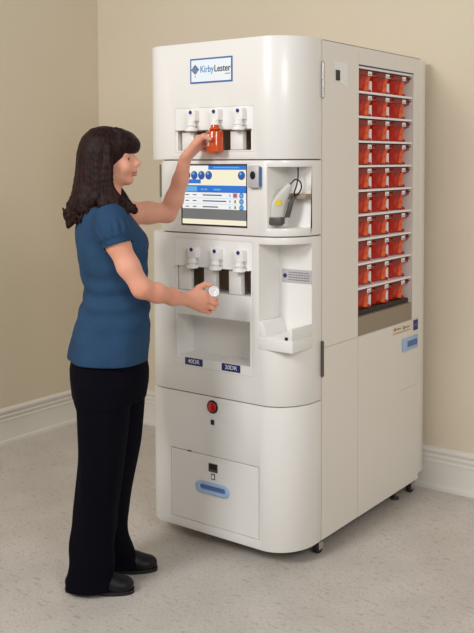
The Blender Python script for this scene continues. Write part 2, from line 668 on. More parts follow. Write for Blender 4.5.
for u in (0.08, 0.195, 0.31, 0.425, 0.93):
    disc(u, 0.165, 0.0168, 3, 1)
    disc(u, 0.165, 0.0150, 4, 2)
    disc(u - 0.012, 0.135, 0.0055, 8, 3)
for r_, (v, wd) in enumerate(((0.50, 0.30), (0.60, 0.37), (0.70, 0.24))):
    sq(0.05, 0.11, v - 0.008, v + 0.008, 6, 2)
    sq(0.17, 0.23, v - 0.008, v + 0.008, 6, 2)
    sq(0.33, 0.33 + wd, v - 0.010, v + 0.010, 6, 2)
    sq(0.745, 0.765, v - 0.02, v + 0.02, 8, 2)
    sq(0.80, 0.87, v - 0.038, v + 0.038, 7 if r_ == 0 else 1, 2)
    sq(0.825, 0.845, v - 0.024, v + 0.024, 6, 3)
    disc(0.93, v, 0.0105, 4, 2)
    disc(0.93, v, 0.0070, 8, 3)
for v in (0.552, 0.652):
    sq(0.0, 1.0, v - 0.002, v + 0.002, 8, 1)
for k, u in enumerate((0.3, 0.36, 0.5)):
    sq(u, u + 0.045 + 0.07 * (k == 2), 0.39, 0.418, 8, 2)
sq(0.5, 0.9, 0.022, 0.042, 8, 2)
part(finish('screen_image', bm, EM, scr))

# round reader beside the screen
bm = bmesh.new()
box(bm, -0.187, -0.137, YF - 0.018, YF + 0.003, 1.447, 1.531, 0.005, 3)
rd = part(finish('fingerprint_reader', bm, M['silver'], mach, angle=35))
bm = bmesh.new()
lathe(bm, [(0.0135, -0.001), (0.0135, 0.0008), (0.011, 0.0014)], (0, 0, 0), axis='Y', seg=28)
for v in bm.verts:
    v.co = Vector((v.co.x * 0.9 - 0.163, YF - 0.0185 - v.co.y, v.co.z * 1.15 + 1.495))
bmesh.ops.recalc_face_normals(bm, faces=bm.faces[:])
part(finish('reader_window', bm, M['black'], rd, angle=35))
bm = bmesh.new()
box(bm, -0.1368, -0.1345, YF - 0.016, YF + 0.001, 1.452, 1.526, 0.0008, 1)
part(finish('edge_band', bm, M['frameblue'], rd))

# scanner cradle bracket inside the bay
bm = bmesh.new()
box(bm, -0.070, -0.002, -0.115, -0.071, 1.405, 1.424, 0.003)
box(bm, -0.078, -0.066, -0.148, -0.071, 1.403, 1.426, 0.003)
part(finish('scanner_bracket', bm, M['taupe'], mach, angle=35))

# hand-held barcode scanner, nose down in its cradle
scn = empty('barcode_scanner', (-0.085, -0.15, 1.33))
tag(scn, 'pale grey handheld barcode scanner hanging nose down in the bay beside the touchscreen', 'scanner')
SI = Matrix.Translation((0.085, 0.15, -1.33))


def ring_loft(bm, secs, seg=24, mi=0, pw=2.6):
    """secs: (centre, axis_u, ru, axis_v, rv) -> superellipse skin"""
    rings = []
    for c, au, ru, av, rv in secs:
        c, au, av = Vector(c), Vector(au).normalized(), Vector(av).normalized()
        ring = []
        for k in range(seg):
            a = 2 * math.pi * k / seg
            ca, sa = math.cos(a), math.sin(a)
            u = math.copysign(abs(ca) ** (2 / pw), ca) * ru
            v = math.copysign(abs(sa) ** (2 / pw), sa) * rv
            ring.append(bm.verts.new(c + au * u + av * v))
        rings.append(ring)
    fs = []
    for a, b in zip(rings, rings[1:]):
        for k in range(seg):
            fs.append(bm.faces.new((a[k], a[(k + 1) % seg], b[(k + 1) % seg], b[k])))
    fs.append(bm.faces.new(rings[0][::-1]))
    fs.append(bm.faces.new(rings[-1]))
    for f in fs:
        f.material_index = mi
    bmesh.ops.recalc_face_normals(bm, faces=fs)


DR = Vector((0.80, 0.59, 0))            # across the scanner
dn = Vector((0.59, -0.80, 0))           # outwards, away from the bay
path = [(-0.048, -0.148, 1.462), (-0.060, -0.150, 1.446), (-0.079, -0.153, 1.418), (-0.096, -0.157, 1.388), (-0.106, -0.160, 1.356), (-0.110, -0.162, 1.334)]
wid = [0.008, 0.015, 0.022, 0.028, 0.033, 0.035]
thk = [0.009, 0.015, 0.018, 0.019, 0.021, 0.021]
secs = []
for i, p in enumerate(path):
    t = (Vector(path[min(i + 1, 5)]) - Vector(path[max(i - 1, 0)])).normalized()
    acr = (DR - t * DR.dot(t)).normalized()
    secs.append((p, acr, wid[i], t.cross(acr), thk[i]))
bm = bmesh.new()
ring_loft(bm, secs)
sb_ = finish('scanner_body', bm, M['scan'], scn, angle=50)
sb_.data.transform(SI)
bm = bmesh.new()
ring_loft(bm, [((-0.110, -0.162, 1.337), DR, 0.038, dn, 0.025), ((-0.111, -0.163, 1.326), DR, 0.041, dn, 0.027), ((-0.112, -0.164, 1.312), DR, 0.040, dn, 0.026),
               ((-0.112, -0.164, 1.308), DR, 0.034, dn, 0.020)])
box(bm, -0.140, -0.126, -0.200, -0.182, 1.312, 1.340, 0.003)
box(bm, -0.098, -0.076, -0.172, -0.152, 1.305, 1.338, 0.004)
o = finish('scanner_nose', bm, M['scandark'], scn, angle=40)
o.data.transform(SI)
bm = bmesh.new()
ring_loft(bm, [((-0.075, -0.128, 1.335), DR, 0.010, dn, 0.010), ((-0.066, -0.128, 1.365), DR, 0.010, dn, 0.010), ((-0.060, -0.125, 1.392), DR, 0.009, dn, 0.012), ((-0.050, -0.118, 1.412), DR, 0.008, dn, 0.008)])
o = finish('scanner_trigger', bm, M['scandark'], scn, angle=40)
o.data.transform(SI)
bm = bmesh.new()
tube(bm, catmull([(-0.050, -0.150, 1.458), (-0.034, -0.140, 1.478), (-0.018, -0.130, 1.472), (-0.014, -0.125, 1.452), (-0.024, -0.122, 1.432), (-0.045, -0.120, 1.418), (-0.052, -0.115, 1.430),
                  (-0.044, -0.112, 1.456), (-0.040, -0.108, 1.490), (-0.042, -0.105, 1.524)]), 0.0028, 10)
o = finish('scanner_cable', bm, M['black'], scn, smooth=True)
o.data.transform(SI)
bm = bmesh.new()
lathe(bm, [(0.0095, -0.0005), (0.0095, 0.0008)], (0, 0, 0), axis='Y', seg=20)
mt = Matrix.Translation((-0.0835, -0.1765, 1.392)) @ Matrix.Rotation(R(36), 4, 'Z') @ Matrix.Rotation(R(10), 4, 'X') @ Matrix.Diagonal((1, 1, 1.25, 1))
bm.transform(mt)
o = finish('warning_sticker', bm, M['yellow'], scn)
tag(o, 'round yellow sticker')
o.data.transform(SI)

# vial tray in the lower right bay
bm = bmesh.new()
prism(bm, [(-0.152, -0.069), (-0.152, -0.213), (0.003, -0.213), (0.003, -0.069)], 0.838, 0.884)
tr = finish('vial_tray', bm, M['inner'], None)
boolean_cut(tr, [], bevel=0.003)
tr.parent = mach
part(tr)
for q in ([(-0.150, 0.884), (-0.112, 0.884), (-0.133, 0.944), (-0.150, 0.944)], [(-0.036, 0.884), (0.000, 0.884), (0.000, 0.929), (-0.012, 0.929)]):
    bm = bmesh.new()
    prism(bm, q, -0.211, -0.071, axis='Y')
    g = finish('tray_guide', bm, M['inner'], None)
    boolean_cut(g, [], bevel=0.0015)
    g.parent = tr
    part(g)
for q in ((-0.030, -0.018, -0.214, -0.2105, 0.886, 0.896), (-0.007, -0.003, -0.165, -0.120, 0.9255, 0.9285), (-0.142, -0.136, -0.105, -0.096, 0.935, 0.938)):
    bm = bmesh.new()
    box(bm, *q)
    part(finish('tray_clip', bm, M['black'], tr))
bm = bmesh.new()
box(bm, -0.136, -0.002, -0.0725, -0.0695, 1.080, 1.132, 0.0006, 1, mi=0)
lathe(bm, [(0.0085, -0.0), (0.0085, 0.0008)], (-0.122, -0.0734, 1.106), axis='Y', seg=20, mi=1)
for k in range(4):
    z = 1.120 - k * 0.0095
    x = -0.106
    while x < -0.014:
        w = random.uniform(0.006, 0.014)
        box(bm, x, min(x + w, -0.010), -0.0732, -0.0722, z - 0.0018, z + 0.0018, mi=2)
        x += w + 0.003
part(finish('instruction_label', bm, [M['silver'], M['navy'], M['greytext']], mach))

# navy bin tags under the hopper
for x, t_ in ((-0.466, '40DR'), (-0.281, '20DR')):
    bm = bmesh.new()
    box(bm, x - 0.045, x + 0.045, YF - 0.0016, YF - 0.0005, 0.734, 0.763, 0.0004, 1)
    tg = part(finish('size_tag', bm, M['navy'], low_panel))
    part(text('lettering', t_, 0.023, (x, YF - 0.0021, 0.742), RX, M['white'], low_panel, 1.1, 0.0, 'CENTER'))

# emergency stop button, small socket
bm = bmesh.new()
lathe(bm, [(0.0265, 0.0), (0.0265, -0.006), (0.024, -0.008)], (-0.373, YF + 0.004, 0.581), axis='Y', seg=40, mi=0)
st = part(finish('stop_button', bm, M['black'], mach, angle=35))
bm = bmesh.new()
lathe(bm, [(0.0195, 0.0), (0.0200, -0.003), (0.0185, -0.0052), (0.013, -0.0066), (0.004, -0.0070)], (-0.373, YF - 0.003, 0.581), axis='Y', seg=36)
part(finish('red_cap', bm, M['red'], st, angle=35))
bm = bmesh.new()
box(bm, -0.382, -0.364, YF - 0.002, YF + 0.002, 0.509, 0.530, 0.001, 1, mi=0)
box(bm, -0.3795, -0.3665, YF - 0.003, YF, 0.513, 0.527, mi=1)
part(finish('key_socket', bm, [M['darkmetal'], M['black']], mach))

# drawer front
bm = bmesh.new()
box(bm, -0.5875, -0.1525, YF + 0.0005, YF + 0.010, 0.1005, 0.3805, 0.001, 1)
dr = finish('drawer', bm, M['shell'], None)
boolean_cut(dr, [bx(-0.445, -0.302, YF - 0.1, YF + 0.006, 0.236, 0.268)])
dr.parent = mach
part(dr)


def stadium(x0, x1, z0, z1, n=12):
    r = (z1 - z0) / 2
    zc = (z0 + z1) / 2
    return [(x1 - r + r * math.sin(math.pi * i / n), zc - r * math.cos(math.pi * i / n)) for i in range(n + 1)] + \
           [(x0 + r - r * math.sin(math.pi * i / n), zc + r * math.cos(math.pi * i / n)) for i in range(n + 1)]


bm = bmesh.new()
prism(bm, stadium(-0.456, -0.290, 0.2275, 0.2765), YF - 0.007, YF + 0.001, axis='Y')
hd = finish('drawer_pull', bm, M['blueh'], None)
cut = bmesh.new()
prism(cut, stadium(-0.437, -0.309, 0.243, 0.263), YF - 0.05, YF - 0.0015, axis='Y')
boolean_cut(hd, [cut], bevel=0.003)
hd.parent = dr
tag(hd, 'light blue recessed pull')
part(hd)
bm = bmesh.new()
prism(bm, stadium(-0.436, -0.310, 0.2445, 0.2615), YF - 0.0028, YF - 0.0012, axis='Y')
part(finish('pull_slot', bm, M['blued'], dr))
bm = bmesh.new()
box(bm, -0.394, -0.350, YF - 0.0015, YF + 0.001, 0.319, 0.353, 0.0005, 1, mi=0)
box(bm, -0.391, -0.353, YF - 0.0022, YF - 0.001, 0.330, 0.350, mi=1)
part(finish('counter_display', bm, [M['scandark'], M['black']], dr))
bm = bmesh.new()
box(bm, -0.381, -0.363, YF - 0.0010, YF + 0.001, 0.289, 0.312, mi=0)
box(bm, -0.378, -0.367, YF - 0.0014, YF, 0.293, 0.308, mi=1)
part(finish('small_sticker', bm, [M['scandark'], M['white']], dr))
bm = bmesh.new()
box(bm, -0.500, -0.482, YF - 0.003, YF + 0.001, 0.3815, 0.3865, 0.001, 1)
part(finish('drawer_latch', bm, M['darkmetal'], mach))

# right side panels (2 mm gaps between them)
def side_panel(name, y0, y1, z0, z1, cuts=(), m='side'):
    bm = bmesh.new()
    box(bm, -0.0035, 0.0, y0, y1, z0, z1)
    o = finish(name, bm, M[m], None)
    boolean_cut(o, list(cuts), bevel=0.0009, flat=True)
    o.parent = mach
    return part(o)


key_cut = bmesh.new()
prism(key_cut, [(0.082, 1.930), (0.190, 1.930), (0.190, 1.842), (0.145, 1.870), (0.100, 1.870)], -0.05, 0.02, axis='X')
side_panel('side_front_panel', 0.002, 0.2865, 0.8235, H)
side_panel('side_top_panel', 0.289, 0.8005, 1.9385, H)
side_panel('side_rear_strip', 0.8025, 0.8645, 0.8235, H)
side_panel('window_jamb', 0.7925, 0.8005, 0.8235, 1.9365)
side_panel('side_lower_panel', 0.002, 0.2865, 0.064, 0.8205)
side_panel('side_service_door', 0.289, 0.8645, 0.064, 0.8205, [bx(-0.0025, 0.01, 0.675, 0.8605, 0.5148, 0.5172), bx(-0.0025, 0.01, 0.8590, 0.8608, 0.5148, 0.83)])
bm = bmesh.new()
box(bm, W + 0.01, -0.002, 0.8685, 0.922, 0.085, H - 0.006, 0.004)
part(finish('rear_panel', bm, M['side'], mach, angle=35))
bm = bmesh.new()
box(bm, W + 0.002, 0.0, 0.0, D, H - 0.004, H, 0.001, 1)
part(finish('top_panel', bm, M['side'], mach, angle=35))

# lock recess bezel with black switch
bm = bmesh.new()
A = [(0.078, 1.934), (0.192, 1.934), (0.192, 1.838), (0.100, 1.868)]
B = [(0.094, 1.905), (0.142, 1.905), (0.142, 1.862), (0.108, 1.872)]
Av = [bm.verts.new((0.0012, a, b)) for a, b in A]
Bv = [bm.verts.new((-0.0002 + 0.0006, a, b)) for a, b in B]
Cv = [bm.verts.new((0.0002, a + 0.0, b)) for a, b in A]
for i in range(4):
    j = (i + 1) % 4
    bm.faces.new((Av[i], Av[j], Bv[j], Bv[i]))
    bm.faces.new((Cv[i], Cv[j], Av[j], Av[i]))
bm.faces.new(Bv)
bmesh.ops.recalc_face_normals(bm, faces=bm.faces[:])
lk = part(finish('lock_recess', bm, M['inner'], mach))
bm = bmesh.new()
box(bm, 0.0008, 0.004, 0.100, 0.130, 1.862, 1.902, 0.0008, 1)
part(finish('lock_switch', bm, M['black'], lk))

# hinges on the front seam
for z0, z1, m_ in ((1.787, 1.926, 'metal'), (0.712, 0.853, 'darkmetal')):
    bm = bmesh.new()
    zm = (z0 + z1) / 2
    lathe(bm, [(0.003, z0), (0.0065, z0 + 0.004), (0.0065, zm - 0.001)], (0.004, -0.002, 0), seg=18)
    lathe(bm, [(0.0065, zm + 0.001), (0.0065, z1 - 0.004), (0.003, z1)], (0.004, -0.002, 0), seg=18)
    part(finish('hinge', bm, M[m_], mach, angle=40))

# taupe sump block at the foot of the cassette window
bm = bmesh.new()
box(bm, -0.24, -0.001, 0.2915, 0.7915, 0.8235, 0.9020, 0.0015, 1)
part(finish('window_sump', bm, M['taupe'], mach, angle=35))
# shelves
PZ = 0.1013
ZS = [1.9300 - PZ * k for k in range(10)]
for z in ZS:
    bm = bmesh.new()
    box(bm, -0.25, -0.006, 0.2915, 0.7915, z - 0.0045, z + 0.0045, 0.001, 1)
    part(finish('cassette_shelf', bm, M['white'], mach))
bm = bmesh.new()
box(bm, -0.010, -0.0005, 0.2915, 0.7915, 1.9352, 1.9385)
part(finish('window_header', bm, M['navy'], mach))

# stickers and blue catch on the right side
bm = bmesh.new()
box(bm, 0.0, 0.0008, 0.595, 0.800, 0.776, 0.815, mi=0)
box(bm, 0.0, 0.0012, 0.612, 0.628, 0.794, 0.808, mi=1)
box(bm, 0.0, 0.0012, 0.700, 0.716, 0.790, 0.806, mi=1)
box(bm, 0.0, 0.0012, 0.632, 0.680, 0.797, 0.803, mi=1)
box(bm, 0.0, 0.0012, 0.720, 0.765, 0.794, 0.800, mi=1)
box(bm, 0.0, 0.0012, 0.610, 0.770, 0.781, 0.784, mi=1)
box(bm, 0.0, 0.0014, 0.806, 0.852, 0.770, 0.817, mi=2)
box(bm, 0.0, 0.0017, 0.812, 0.846, 0.788, 0.799, mi=3)
part(finish('notice_label', bm, [M['beigelab'], M['brownprint'], M['navy'], M['frameblue']], mach))
bm = bmesh.new()
box(bm, 0.0, 0.006, 0.690, 0.845, 0.688, 0.748, 0.003)
ct = finish('side_catch', bm, M['blueh'], mach, angle=35)
tag(part(ct), 'light blue side catch')
bm = bmesh.new()
box(bm, 0.0055, 0.0068, 0.735, 0.835, 0.705, 0.732, 0.0005, 1)
part(finish('catch_slot', bm, M['blued'], ct))

# underside pan and casters
bm = bmesh.new()
box(bm, W + 0.05, -0.03, -0.10, D - 0.02, 0.052, 0.0615)
part(finish('under_pan', bm, M['blackrub'], mach))
for (x, y) in ((-0.030, 0.022), (-0.030, 0.845), (-0.70, 0.03), (-0.70, 0.845)):
    bm = bmesh.new()
    lathe(bm, [(0.006, -0.011), (0.021, -0.011), (0.0235, -0.007), (0.0235, 0.007), (0.021, 0.011), (0.006, 0.011)], (x, y, 0.0235), axis='X', seg=28)
    cw = part(finish('caster', bm, M['blackrub'], mach, angle=35))
    bm = bmesh.new()
    box(bm, x - 0.016, x - 0.012, y - 0.015, y + 0.015, 0.018, 0.054, 0.001, 1)
    box(bm, x + 0.012, x + 0.016, y - 0.015, y + 0.015, 0.018, 0.054, 0.001, 1)
    box(bm, x - 0.016, x + 0.016, y - 0.015, y + 0.015, 0.048, 0.054)
    part(finish('caster_fork', bm, M['metal'], cw))
bm = bmesh.new()
lathe(bm, [(0.020, 0.0), (0.020, 0.008), (0.008, 0.014), (0.008, 0.054)], (-0.045, 0.72, 0), seg=24)
part(finish('levelling_foot', bm, M['darkmetal'], mach, angle=35))


# ------------------------------------------------------------ orange cassettes, 10 rows of 3
def make_cassette():
    root = empty('pill_cassette')
    secs = []
    # (z, half width, front x, back x)
    for z, hw, xf in ((0.0, 0.054, -0.026), (0.004, 0.059, -0.020), (0.022, 0.061, -0.016), (0.040, 0.064, -0.012), (0.055, 0.068, -0.008), (0.066, 0.074, -0.005), (0.074, 0.078, -0.003), (0.080, 0.078, -0.002)):
        xb = -0.20
        secs.append((((xf + xb) / 2, 0, z), (1, 0, 0), (xf - xb) / 2, (0, 1, 0), hw))
    bm = bmesh.new()
    ring_loft(bm, secs, seg=32, pw=5.5)
    finish('cassette_body', bm, M['cass'], root, angle=45)
    bm = bmesh.new()
    lathe(bm, [(0.008, 0.004), (0.014, 0.006), (0.016, 0.020), (0.018, 0.040), (0.020, 0.056), (0.020, 0.068)], (-0.022, 0.022, 0), seg=24)
    finish('front_bulge', bm, M['cassf'], root, angle=45)  # rounded front bulge, its highlight put into the colour
    bm = bmesh.new()
    box(bm, -0.20, -0.001, -0.079, 0.079, 0.080, 0.0885, 0.002)
    box(bm, -0.012, 0.001, -0.079, 0.079, 0.066, 0.081, 0.002)
    prism(bm, [(-0.02, 0.060), (0.012, 0.0825), (-0.02, 0.0825)], 0.066, 0.079, axis='Y')
    finish('cassette_lid', bm, M['cassd'], root, angle=40)
    bm = bmesh.new()
    box(bm, 0.001, 0.0022, 0.006, 0.040, 0.068, 0.0855, 0.0003, 1, mi=0)
    box(bm, 0.0018, 0.0026, 0.012, 0.019, 0.071, 0.076, mi=1)
    box(bm, 0.0018, 0.0026, 0.025, 0.034, 0.071, 0.076, mi=1)
    finish('drug_label', bm, [M['white'], M['greytext']], root)
    bm = bmesh.new()
    lathe(bm, [(0.011, 0.0), (0.012, 0.006), (0.008, 0.012)], (-0.020, 0.054, 0), seg=18)
    finish('feed_knob', bm, M['cass'], root, angle=45)
    return root


def copy_tree(o):
    c = o.copy()
    COL.objects.link(c)
    for ch in o.children:
        d = ch.copy()
        COL.objects.link(d)
        d.parent = c
    return c


ORD = ['top', 'second', 'third', 'fourth', 'fifth', 'sixth', 'seventh', 'eighth', 'ninth', 'bottom']
proto = make_cassette()
first = True
for r_ in range(10):
    for c_ in range(3):
        k = proto if first else copy_tree(proto)
        first = False
        zb = ZS[r_ + 1] + 0.005 if r_ < 9 else 0.9225
        k.location = (-0.018, 0.3880 + 0.1600 * c_, zb)
        side = ('left end, nearest the machine front', 'middle one', 'right end, nearest the wall')[c_]
        rn = ORD[r_] + (' row' if r_ in (0, 9) else ' row from the top')
        tag(k, 'orange red pill cassette, ' + side + ', ' + rn, 'cassette', 'orange pill cassettes in the side window')
for r_ in range(10):
    zb = ZS[r_ + 1] + 0.005 if r_ < 9 else 0.9225
    for yb in (0.4680, 0.6280):
        bm = bmesh.new()
        box(bm, -0.09, -0.042, yb - 0.011, yb + 0.011, zb - 0.0003, zb + 0.052, 0.003)  # white block added so the gap looks bright instead of dark
        part(finish('white_gap_block', bm, M['white'], mach, angle=35))
bm = bmesh.new()
box(bm, -0.24, -0.020, 0.2915, 0.7915, 0.9025, 0.9218, 0.001, 1)
part(finish('cassette_plinth', bm, M['dark'], mach))

# ------------------------------------------------------------ signed-distance modelling for the figure
class Field:
    def __init__(s_, lo, hi, h):
        s_.h = h
        s_.lo = np.array(lo, float)
        s_.n = np.ceil((np.array(hi) - s_.lo) / h).astype(int) + 1
        s_.a = np.full(s_.n, 0.2, np.float32)

    def _sl(s_, lo, hi):
        i0 = np.clip(np.floor((np.array(lo) - s_.lo) / s_.h).astype(int), 0, s_.n - 1)
        i1 = np.clip(np.ceil((np.array(hi) - s_.lo) / s_.h).astype(int) + 1, i0 + 1, s_.n)
        ax = [(s_.lo[k] + s_.h * np.arange(i0[k], i1[k])).astype(np.float32) for k in range(3)]
        return tuple(slice(i0[k], i1[k]) for k in range(3)), np.meshgrid(*ax, indexing='ij', sparse=True)

    def put(s_, fn, lo, hi, k=0.01, mode='add'):
        m = max(k, 0.004) * 1.5 + 0.01
        sl, (X, Y, Z) = s_._sl(np.array(lo) - m, np.array(hi) + m)
        d = fn(X, Y, Z).astype(np.float32)
        a = s_.a[sl]
        if mode == 'add':
            hh = np.maximum(k - np.abs(a - d), 0) / k
            s_.a[sl] = np.minimum(a, d) - hh * hh * k * 0.25
        else:
            d = -d
            hh = np.maximum(k - np.abs(a - d), 0) / k
            s_.a[sl] = np.maximum(a, d) + hh * hh * k * 0.25

    def cone(s_, a, b, ra, rb, k=0.01, mode='add', flat=None):
        a, b = np.array(a, float), np.array(b, float)
        r = max(ra, rb)
        ab = b - a
        L = float(ab @ ab) + 1e-12

        def fn(X, Y, Z):
            t = np.clip(((X - a[0]) * ab[0] + (Y - a[1]) * ab[1] + (Z - a[2]) * ab[2]) / L, 0, 1)
            return np.sqrt((X - a[0] - t * ab[0]) ** 2 + (Y - a[1] - t * ab[1]) ** 2 + (Z - a[2] - t * ab[2]) ** 2) - (ra + (rb - ra) * t)
        s_.put(fn, np.minimum(a, b) - r, np.maximum(a, b) + r, k, mode)

    def chain(s_, pts, rs, k=0.01, k2=None):
        for i in range(len(pts) - 1):
            s_.cone(pts[i], pts[i + 1], rs[i], rs[i + 1], k if i == 0 or k2 is None else k2)

    def ell(s_, c, r, k=0.01, mode='add', rot=0.0, tilt=0.0):
        """rot about z, tilt about y"""
        c, r = np.array(c, float), np.array(r, float)
        cr, sr, ct, st_ = math.cos(rot), math.sin(rot), math.cos(tilt), math.sin(tilt)

        def fn(X, Y, Z):
            x, y, z = X - c[0], Y - c[1], Z - c[2]
            x, y = cr * x + sr * y, -sr * x + cr * y
            x, z = ct * x - st_ * z, st_ * x + ct * z
            k0 = np.sqrt((x / r[0]) ** 2 + (y / r[1]) ** 2 + (z / r[2]) ** 2)
            k1 = np.sqrt((x / r[0] ** 2) ** 2 + (y / r[1] ** 2) ** 2 + (z / r[2] ** 2) ** 2) + 1e-9
            return k0 * (k0 - 1) / k1
        m = r.max()
        s_.put(fn, c - m, c + m, k, mode)

    def loft(s_, rings, k=0.02, rot=0.0, piv=(0, 0), pw=2.2, fold=None):
        """rings: (z, cx, cy, a, b)"""
        rg = np.array(rings, float)
        rg = rg[np.argsort(rg[:, 0])]
        zz = np.linspace(rg[0, 0], rg[-1, 0], 200)
        cols = []
        for j in range(1, 5):
            y = np.interp(zz, rg[:, 0], rg[:, j])
            for _ in range(40):
                y[1:-1] = 0.25 * y[:-2] + 0.5 * y[1:-1] + 0.25 * y[2:]
            cols.append(y)
        c_, s2 = math.cos(rot), math.sin(rot)

        def fn(X, Y, Z):
            cx, cy, a, b = [np.interp(Z.ravel(), zz, q).reshape(Z.shape).astype(np.float32) for q in cols]
            x, y = X - piv[0], Y - piv[1]
            x, y = c_ * x + s2 * y, -s2 * x + c_ * y
            x, y = x + piv[0] - cx, y + piv[1] - cy
            d = ((np.abs(x / a) ** pw + np.abs(y / b) ** pw) ** (1 / pw) - 1) * np.minimum(a, b)
            if fold is not None:
                d = d + fold(x, y, Z)
            return np.maximum(np.maximum(d, Z - zz[-1]), zz[0] - Z)
        m = float((np.abs(rg[:, 3:5]).max()) * 1.5 + 0.05)
        cc = rg[:, 1:3].mean(0)
        s_.put(fn, (cc[0] - m, cc[1] - m, zz[0]), (cc[0] + m, cc[1] + m, zz[-1]), k)

    def mesh(s_, name, m, parent, relax=2):
        a = s_.a
        ins = a < 0
        nx, ny, nz = a.shape
        cnt = np.zeros((nx - 1, ny - 1, nz - 1), np.int8)
        for i in (0, 1):
            for j in (0, 1):
                for k in (0, 1):
                    cnt += ins[i:nx - 1 + i, j:ny - 1 + j, k:nz - 1 + k]
        act = (cnt > 0) & (cnt < 8)
        idx = np.full(act.shape, -1, np.int32)
        I = np.argwhere(act)
        idx[act] = np.arange(len(I))
        pos = np.zeros((len(I), 3))
        wt = np.zeros(len(I))
        corners = [(i, j, k) for i in (0, 1) for j in (0, 1) for k in (0, 1)]
        for c0 in corners:
            for ax in range(3):
                if c0[ax]:
                    continue
                c1 = list(c0)
                c1[ax] = 1
                v0 = a[I[:, 0] + c0[0], I[:, 1] + c0[1], I[:, 2] + c0[2]]
                v1 = a[I[:, 0] + c1[0], I[:, 1] + c1[1], I[:, 2] + c1[2]]
                cr = (v0 < 0) != (v1 < 0)
                t = np.where(cr, v0 / np.where(cr, v0 - v1, 1), 0)
                p = np.array(c0, float)[None, :].repeat(len(I), 0)
                p[:, ax] = t
                pos += p * cr[:, None]
                wt += cr
        pos = s_.lo + (I + pos / wt[:, None]) * s_.h
        faces = []
        for ax in range(3):
            o1, o2 = (ax + 1) % 3, (ax + 2) % 3
            sl0 = [slice(None)] * 3
            sl1 = [slice(None)] * 3
            sl0[ax] = slice(0, -1)
            sl1[ax] = slice(1, None)
            ed = ins[tuple(sl0)] != ins[tuple(sl1)]
            E_ = np.argwhere(ed)
            ok = (E_[:, o1] > 0) & (E_[:, o2] > 0) & (E_[:, o1] < a.shape[o1] - 1) & (E_[:, o2] < a.shape[o2] - 1)
            E_ = E_[ok]
            fl = ins[E_[:, 0], E_[:, 1], E_[:, 2]]
            q = []
            for d1, d2 in ((0, 0), (-1, 0), (-1, -1), (0, -1)):
                e = E_.copy()
                e[:, o1] += d1
                e[:, o2] += d2
                q.append(idx[e[:, 0], e[:, 1], e[:, 2]])
            q = np.stack(q, 1)
            q[fl] = q[fl][:, ::-1]
            faces.append(q)
        F_ = np.concatenate(faces)[:, ::-1]
        for _ in range(relax):
            acc = np.zeros_like(pos)
            c2 = np.zeros(len(pos))
            for u, v in ((0, 1), (1, 2), (2, 3), (3, 0)):
                np.add.at(acc, F_[:, u], pos[F_[:, v]])
                np.add.at(acc, F_[:, v], pos[F_[:, u]])
                np.add.at(c2, F_[:, u], 1)
                np.add.at(c2, F_[:, v], 1)
            pos = 0.5 * pos + 0.5 * acc / c2[:, None]
        me = bpy.data.meshes.new(name)
        me.vertices.add(len(pos))
        me.vertices.foreach_set('co', pos.astype(np.float32).ravel())
        me.loops.add(F_.size)
        me.loops.foreach_set('vertex_index', F_.astype(np.int32).ravel())
        me.polygons.add(len(F_))
        me.polygons.foreach_set('loop_start', np.arange(0, F_.size, 4, dtype=np.int32))
        me.update(calc_edges=True)
        for mm in (m if isinstance(m, (list, tuple)) else [m]):
            me.materials.append(mm)
        me.polygons.foreach_set('use_smooth', [True] * len(F_))
        me.update()
        o = bpy.data.objects.new(name, me)
        link(o, parent)
        return o, pos, F_


# figure frame: +x is the way she faces, +y her left, z up
PB = (-0.45, -0.60, 0)
TH = R(12)

# ---- body (one continuous surface)
fb = Field((-0.26, -0.27, 0.0), (0.37, 0.33, 1.70), 0.003)
# torso under the clothes
fb.loft([(0.74, -0.075, 0, 0.10, 0.145), (0.86, -0.07, 0, 0.105, 0.15), (0.98, -0.055, 0, 0.088, 0.115), (1.08, -0.05, 0, 0.088, 0.11), (1.20, -0.06, 0, 0.10, 0.125),
         (1.30, -0.075, 0, 0.095, 0.14), (1.36, -0.09, 0, 0.07, 0.12), (1.40, -0.09, 0, 0.045, 0.05)], 0.02, rot=TH, piv=(-0.07, 0))
for y, x0, x1, x2 in ((-0.09, -0.08, -0.10, -0.13), (0.08, -0.06, -0.065, -0.105)):
    fb.chain([(x0, y, 0.78), (x1, y, 0.46), (x2, y * 0.75 if y < 0 else 0.098, 0.08)], [0.072, 0.050, 0.032], 0.03)
# neck
fb.cone((-0.088, 0, 1.36), (-0.070, 0, 1.49), 0.056, 0.049, 0.03)
# head
fb.ell((-0.076, 0, 1.583), (0.086, 0.069, 0.076), 0.02)
fb.ell((-0.038, 0, 1.545), (0.056, 0.056, 0.075), 0.02)
fb.ell((-0.036, 0, 1.496), (0.046, 0.044, 0.030), 0.02)
fb.ell((0.002, 0, 1.480), (0.017, 0.021, 0.015), 0.018)
for sg in (-1, 1):
    fb.cone((0.012, sg * 0.010, 1.577), (-0.004, sg * 0.042, 1.574), 0.0075, 0.006, 0.012)      # brow ridge
    fb.ell((-0.004, sg * 0.031, 1.528), (0.022, 0.021, 0.022), 0.018)                            # cheek
    fb.ell((0.014, sg * 0.030, 1.560), (0.012, 0.015, 0.011), 0.010, 'sub')                      # eye socket
    fb.ell((-0.0030, sg * 0.0300, 1.5655), (0.0128, 0.0145, 0.0060), 0.003)                     # upper lid
    fb.ell((-0.0035, sg * 0.0300, 1.5525), (0.0124, 0.0140, 0.0035), 0.003)                    # lower lid
    fb.ell((0.0305, sg * 0.0090, 1.5355), (0.0085, 0.0062, 0.0062), 0.006)                         # nostril wing
fb.cone((0.012, 0, 1.574), (0.034, 0, 1.546), 0.0070, 0.0085, 0.010)
fb.ell((0.022, 0, 1.543), (0.016, 0.0115, 0.020), 0.010)
fb.ell((0.0395, 0, 1.542), (0.0095, 0.0080, 0.0080), 0.006)
